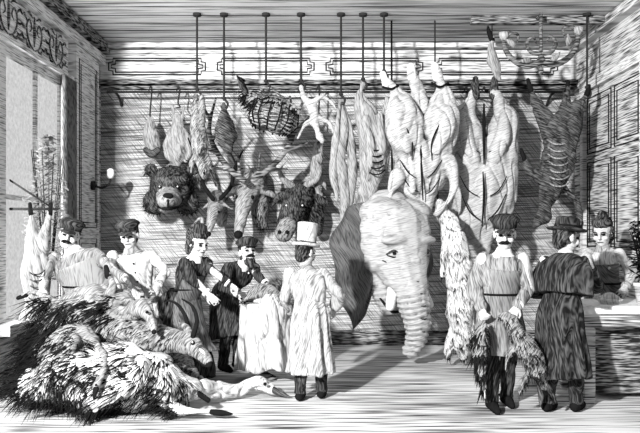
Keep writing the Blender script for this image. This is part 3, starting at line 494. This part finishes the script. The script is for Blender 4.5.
person('man in tall pale top hat and long grey overcoat seen from behind',311,6.6,168,.88,lean=12,side=8,yaw=-25,pitch=8,arms=(((284,300,6.7),(298,322,6.95)),((341,296,6.65),(330,322,6.95))),coat='gcloth',hem=.3,flare=(.25,.2),hat='top',hatm='wcloth',step=.08,fa=.12)
person('moustached man in dark cap and grey smock facing front, gripping a dead hare',499,6.3,4,.985,lean=7,side=3,yaw=-18,pitch=10,arms=(((528,285,6.2),(514,312,6.0)),((474,288,6.3),(484,316,6.05))),coat='mcloth',hem=.58,flare=(.235,.2),hat='cap',apron='gcloth',aphem=.5,curl=.7,step=.1)
person('man in dark brimmed hat and heavy dark caped overcoat seen from behind',562,6.15,140,.97,lean=12,yaw=-25,pitch=6,arms=(((534,290,6.3),(556,306,6.45)),((594,282,6.2),(596,292,6.5))),coat='dcloth',hem=.34,flare=(.27,.24),hat='wide',cape='dcloth',folds=7,step=.08)
person('dark-haired woman in pale dress standing behind the counter',604,7.5,-30,1.0,lean=12,yaw=-8,pitch=16,arms=(((630,272,7.4),(618,300,7.05)),((584,274,7.2),(596,302,7.0))),coat='wcloth',hem=.03,flare=(.33,.33),dress=True,female=True,bun=True,tache=False,apron='mcloth',aphem=.3)
q=Vector((P(264,0,7.5).x,7.5,0)); t=T('round_table','small round wooden table hidden under a pale cloth','table',q)
b=NB(); lathe(b,[(0,.8),(.22,.8),(.22,.84),(0,.84)],Matrix.Translation(q)); mk('tabletop',b,M['wood'],t)
b=NB(); lathe(b,[(0,0),(.14,0),(.13,.03),(.04,.08),(.035,.8),(0,.8)],Matrix.Translation(q)); mk('pedestal',b,M['wood'],t)
b=NB(); tube(b,[(q.x-.02,q.y,.885,.1),(q.x-.02,q.y,.88,.17),(q.x,q.y,.855,.24),(q.x,q.y,.77,.265),(q.x+.01,q.y,.5,.285),(q.x+.02,q.y,.14,.33)],n=72,k=5,fold=lambda a,u:1+.2*max(0,u-.35)*(sin(7*a)+.5*sin(12*a+1)),rnd=False)
tag(mk('tablecloth',b,M['wcloth'],None,.012,1,rough=(.035,(8,8,3))),'pale cloth draped to the floor over the table beside the top-hatted man','cloth')
t,o=hang('dead_rabbit','small dark rabbit lying on the pale draped table','rabbit',7.4,(262,303),M['furm'],[[(248,296,4),(258,292,8),(270,292,8),(279,295,5),(286,296,5.5),(291,298,3)],[(250,296,3,-.05),(240,302,2,-.08)],[(276,297,3,-.08),(280,304,1.8,-.12)]],rough=(.015,14))
for c in ([(283,293,2),(277,287,2.2),(270,284,.8)],[(286,292,2,.05),(282,284,2.2,.05),(276,279,.8,.05)]): bit('ear',t,7.4,c,M['furd'])
# held animals
t,o=hang('dead_hare','limp shaggy dark hare dangling from the capped man\'s hands','hare',5.98,(548,384),M['furm'],[[(500,314,2.5),(508,322,6),(518,336,10),(528,352,12),(536,368,10),(541,378,7),(544,387,4.5)],[(506,312,2.5),(514,320,4)],[(530,368,4),(524,382,2.5),(520,392,2)],[(520,342,5),(508,356,3),(506,372,2)]],rough=(.02,12))
shag('fur',o,1400,.08,lambda c,n:(.3,0,-1),[BK,GR,GR,LG,LG],t,.004,.25,.15)
for c in ([(543,382,2.5),(551,391,3),(556,403,1)],[(539,386,2.5,.05),(541,396,3,.05),(540,406,1,.05)]): bit('ear',t,5.98,c,M['furd'])
dot('eye',t,5.98,540,380,1.6,-.07,BK)
t,o=hang('dead_bird','long-feathered dead bird hanging at the capped man\'s left side','bird',6.0,(484,402),M['furm'],[[(484,322,3),(482,336,8),(480,352,9),(481,366,6),(482,378,3),(484,388,3.5)]],rough=(.02,12))
shag('plumage',o,420,.13,lambda c,n:(-.1,0,-1),[BK,GR,LG,LG],t,.009,.15,.1)
bit('beak',t,6.0,[(484,389,2),(485,398,.5)],WH)
# ---------------------------------------------------------------- counter
t=T('shop_counter','pale topped wooden counter table with dark front at right edge','counter',(2.95,6.8,0))
b=NB(); box(b,(2.6,6.6,.06),(3.52,7.08,.74)); mk('counter_body',b,M['wood'],t,smooth=False)
b=NB(); box(b,(2.36,6.36,.83),(3.58,7.16,.9),.01); mk('countertop',b,WH,t,smooth=False)
b=NB(); box(b,(2.42,6.42,.7),(3.54,7.1,.83)); mk('rail_apron',b,M['rightwall'],t,smooth=False)
for x in (2.42,3.42):
    for y in (6.42,7.0): b=NB(); box(b,(x,y,0),(x+.11,y+.11,.7),.01); mk('leg',b,M['rightwall'],t,smooth=False)
b=NB(); box(b,(2.62,6.52,.9),(2.84,6.68,.98),.03); ball(b,(2.73,6.6,.98),(.06,.05,.03)); tag(mk('meat_parcel',b,M['wcloth'],vox=.012,sm=2),'wrapped pale meat parcel on the counter','parcel')
def plant(name,label,loc,n,L,r,spread,mats,ye=1.4):
    t=T(name,label,'plant',loc); loc=Vector(loc)
    b=NB(); lathe(b,[(0,0),(r*.7,0),(r,.16),(r*1.1,.16),(r*1.1,.19),(r*.9,.19),(0,.15)],Matrix.Translation(loc)); mk('pot',b,M['trim'],t)
    b=NB()
    for i in range(n):
        a=random.uniform(0,2*pi); e=random.uniform(.2,1.); hgt=random.uniform(.1,1)*L; tp=min(1,hgt/L*3,(1.05-hgt/L)*2.5)
        c=loc+Vector((cos(a)*spread*e,sin(a)*spread*e*ye*tp,.18+hgt)); dd=Vector((cos(a),sin(a),random.uniform(-.6,.6))).normalized(); sd=dd.cross(Vector((0,0,1))).normalized()*.022
        V=[b.verts.new(q) for q in (c-dd*.04,c+sd,c+dd*.06,c-sd)]; f=b.faces.new(V); f.material_index=random.randrange(len(mats))
    mk('foliage',b,mats,t,smooth=False)
    b=NB()
    for i in range(9):
        a=i*.7; tube(b,[(loc.x,loc.y,loc.z+.15,.008),(loc.x+cos(a)*spread*.4,loc.y+sin(a)*spread*.4*ye,loc.z+.2+L*.5,.006),(loc.x+cos(a)*spread*.8,loc.y+sin(a)*spread*.7*ye,loc.z+.15+L*.9,.004)],n=5)
    mk('stem',b,BK,t)
plant('potted_plant','tall leafy potted plant standing on the counter at right',(3.1,6.72,.9),420,.6,.08,.14,[BK,WH,GR])
plant('potted_fern','wide leafy plant in a pot on the left shop window sill',(XL+.17,7.55,.7),1000,1.75,.06,.07,[GR,LG,LG,WH,BK],9)
# ---------------------------------------------------------------- animal pile
PM=[BK,GR,LG,LG,WH,WH]
t,o=hang('ostrich','shaggy-plumed ostrich lying in front, long neck stretched over the floor','bird',6.05,(120,414),M['furw'],[[(36,384,18),(72,376,32),(115,377,35),(160,384,26),(186,390,14,.1),(206,391,9.5,.3),(228,389,8,.5),(248,386,7,.6),(258,385,7.5,.62),(267,387,7,.62),(276,391,4,.6)],[(150,398,9,-.1),(175,408,5,-.15),(198,411,3.5,-.2),(214,412,2.4,-.2)],[(96,366,20,-.1),(70,372,14,-.2),(40,392,8,-.25)],[(140,370,16,-.12),(120,392,12,-.25),(96,406,6,-.3)]],rough=(.06,6))
shag('plumage',o,3600,.24,lambda c,n:(-.9+.9*sin(c.x*6+c.z*6),-.05,-.7),PM,t,.0055,.12,.12,zone=lambda c:c.x<P(188,0,6.1).x)
bit('beak',t,6.05,[(273,390,4,.6),(282,394,3,.57),(290,397,.8,.56)],M['fleshd'])
dot('eye',t,6.05,265,384,2,.51,BK)
bit('foot',t,6.05,[(212,412,2.8,-.2),(222,413,3.2,-.2),(232,414,1,-.2)],BK)
t,o=hang('boar','big bristly animal at the bottom back of the pile','animal',6.75,(100,398),M['furm'],[[(45,358,22),(70,350,32),(104,350,36),(145,356,32),(172,364,21),(188,376,10)],[(66,380,10),(45,390,6),(28,394,4)],[(172,364,10),(196,376,6),(210,390,3.5)]],rough=(.04,8))
shag('bristles',o,1500,.12,lambda c,n:(-1,-.2,-.5),[BK,GR,GR,LG],t,.006)
bit('hoof',t,6.75,[(209,388,4),(213,395,3)],BK)
t,o=hang('long_haired_goat','long-haired goat heaped on top of the pile by the capped man','animal',6.45,(70,372),M['deer'],[[(132,312,13),(114,308,22),(86,314,28),(62,330,25),(44,350,16)],[(132,310,11,-.1),(144,308,9,-.2),(150,317,7,-.26),(153,328,5,-.3)],[(80,332,12,-.2),(60,354,9,-.3),(40,376,6,-.35)],[(138,304,3.4,-.1),(129,299,3,-.1),(122,301,1,-.1)],[(64,314,8,-.05),(48,300,5,-.05),(34,292,3,-.05),(24,296,2.2,-.05)],[(100,302,8,-.1),(112,288,4.5,-.12),(108,274,3,-.12)]],rough=(.04,7))
shag('long_hair',o,2600,.32,lambda c,n:(-1+.8*sin(c.x*6+c.z*3),-.1,-.5),[BK,GR,LG,LG,WH,WH],t,.006,.1,.12,zone=lambda c:c.x<P(128,0,6.45).x and c.z<P(0,296,6.45).z)
for c in ([(142,302,2.4,-.2),(142,292,2,-.15),(134,285,.7,-.1)],[(148,304,2.4,-.22),(154,295,2,-.2),(150,286,.7,-.15)]): bit('horn',t,6.45,c,M['bone'])
for c in ([(26,295,2.6,-.05),(18,298,2,-.05)],[(108,276,3.4,-.12),(106,267,2.4,-.12)]): bit('hoof',t,6.45,c,BK)
dot('eye',t,6.45,147,312,1.6,-.35,BK); dot('nose',t,6.45,154,332,2.4,-.34,BK)
t,o=hang('antelope','dark antelope on the pile, small horned head turned right','animal',6.4,(212,372),M['furm'],[[(86,330,12),(112,334,20),(142,339,22),(162,341,17),(177,341,12,-.08),(189,344,10.5,-.16),(199,352,8,-.22),(207,361,5.5,-.26)],[(140,352,9,-.15),(160,372,5,-.25),(185,386,3.4,-.3),(200,396,2.6,-.32)],[(120,346,9,-.2),(112,366,5,-.3),(122,384,3.4,-.35)],[(182,337,4,-.05),(173,331,4.4,.0),(164,331,1,.0)],[(190,335,3.6,-.16),(186,327,3.6,-.16),(178,322,1,-.16)]],rough=(.015,10))
for c in ([(188,335,2.6,-.12),(186,318,2.1,-.1),(177,304,1.5,-.05),(166,300,.7,0)],[(193,336,2.6,-.22),(197,320,2.1,-.2),(192,306,1.5,-.15),(182,299,.7,-.1)]): bit('horn',t,6.4,c,BK)
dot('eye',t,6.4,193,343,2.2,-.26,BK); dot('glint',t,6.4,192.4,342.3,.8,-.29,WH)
bits('face_stripe',t,6.4,[[(196,346,1.6,-.24),(203,353,2,-.27),(208,360,1.4,-.28)]],WH)
dot('nose',t,6.4,209,364,3.8,-.28,BK); bits('mouth',t,6.4,[[(197,360,.8,-.28),(203,365,1,-.31),(208,367,.8,-.3)]],BK)
for c in ([(199,394,3,-.32),(208,400,2.6,-.33)],[(121,382,3.6,-.35),(126,392,3,-.35)]): bit('hoof',t,6.4,c,BK)
shag('fur',o,2400,.09,lambda c,n:(-.8+.6*sin(c.x*9),-.1,-.8),[BK,GR,GR,LG,LG],t,.004,.2,.15,zone=lambda c:c.x<P(178,0,6.4).x)
t,o=hang('dead_goose','limp grey goose slung over the pile, neck hanging down in front','bird',6.05,(66,394),M['deer'],[[(92,342,9),(80,338,14),(64,342,15),(50,352,10),(42,362,5)],[(92,342,6),(101,350,4.6,-.14),(104,366,3.6,-.28),(100,380,3.6,-.34),(97,387,4.6,-.36)],[(72,342,9,-.14),(62,360,7,-.26),(50,378,3,-.3)]],rough=(.02,10))
shag('plumage',o,800,.12,lambda c,n:(-1,-.1,-.5),[BK,GR,LG,WH],t,.006,.15,.1,zone=lambda c:c.x<P(92,0,6.2).x)
bit('beak',t,6.05,[(96,389,3,-.38),(94,398,1.2,-.39)],BK); dot('eye',t,6.05,96,385,1.2,-.415,BK)
# ---------------------------------------------------------------- light, world, camera
def area(name,loc,tgt,e,size,sy=None):
    l=bpy.data.lights.new(name,'AREA'); l.energy=e; l.size=size; l.shape='RECTANGLE' if sy else 'DISK'
    if sy: l.size_y=sy
    o=bpy.data.objects.new(name,l); C.objects.link(o); o.location=loc
    o.rotation_euler=(Vector(tgt)-Vector(loc)).to_track_quat('-Z','Y').to_euler()
area('key_light',(-3.4,-1.0,4.0),(.4,9,1.5),2250,.35)
area('window_light',(XL+.055,7.5,2.05),(3,7.5,2.0),110,1.4,2.5)
wd=bpy.data.worlds.new('world'); S.world=wd; wd.use_nodes=True; wd.node_tree.nodes['Background'].inputs[0].default_value=(1,1,1,1); wd.node_tree.nodes['Background'].inputs[1].default_value=.16
S.view_settings.view_transform='Standard'
cam=bpy.data.cameras.new('camera'); cam.sensor_width=36; cam.lens=36*F/640; cam.shift_y=(HZ-216.5)/640; co=bpy.data.objects.new('camera',cam); C.objects.link(co); co.location=(0,0,EYE); co.rotation_euler=(pi/2,0,0); S.camera=co
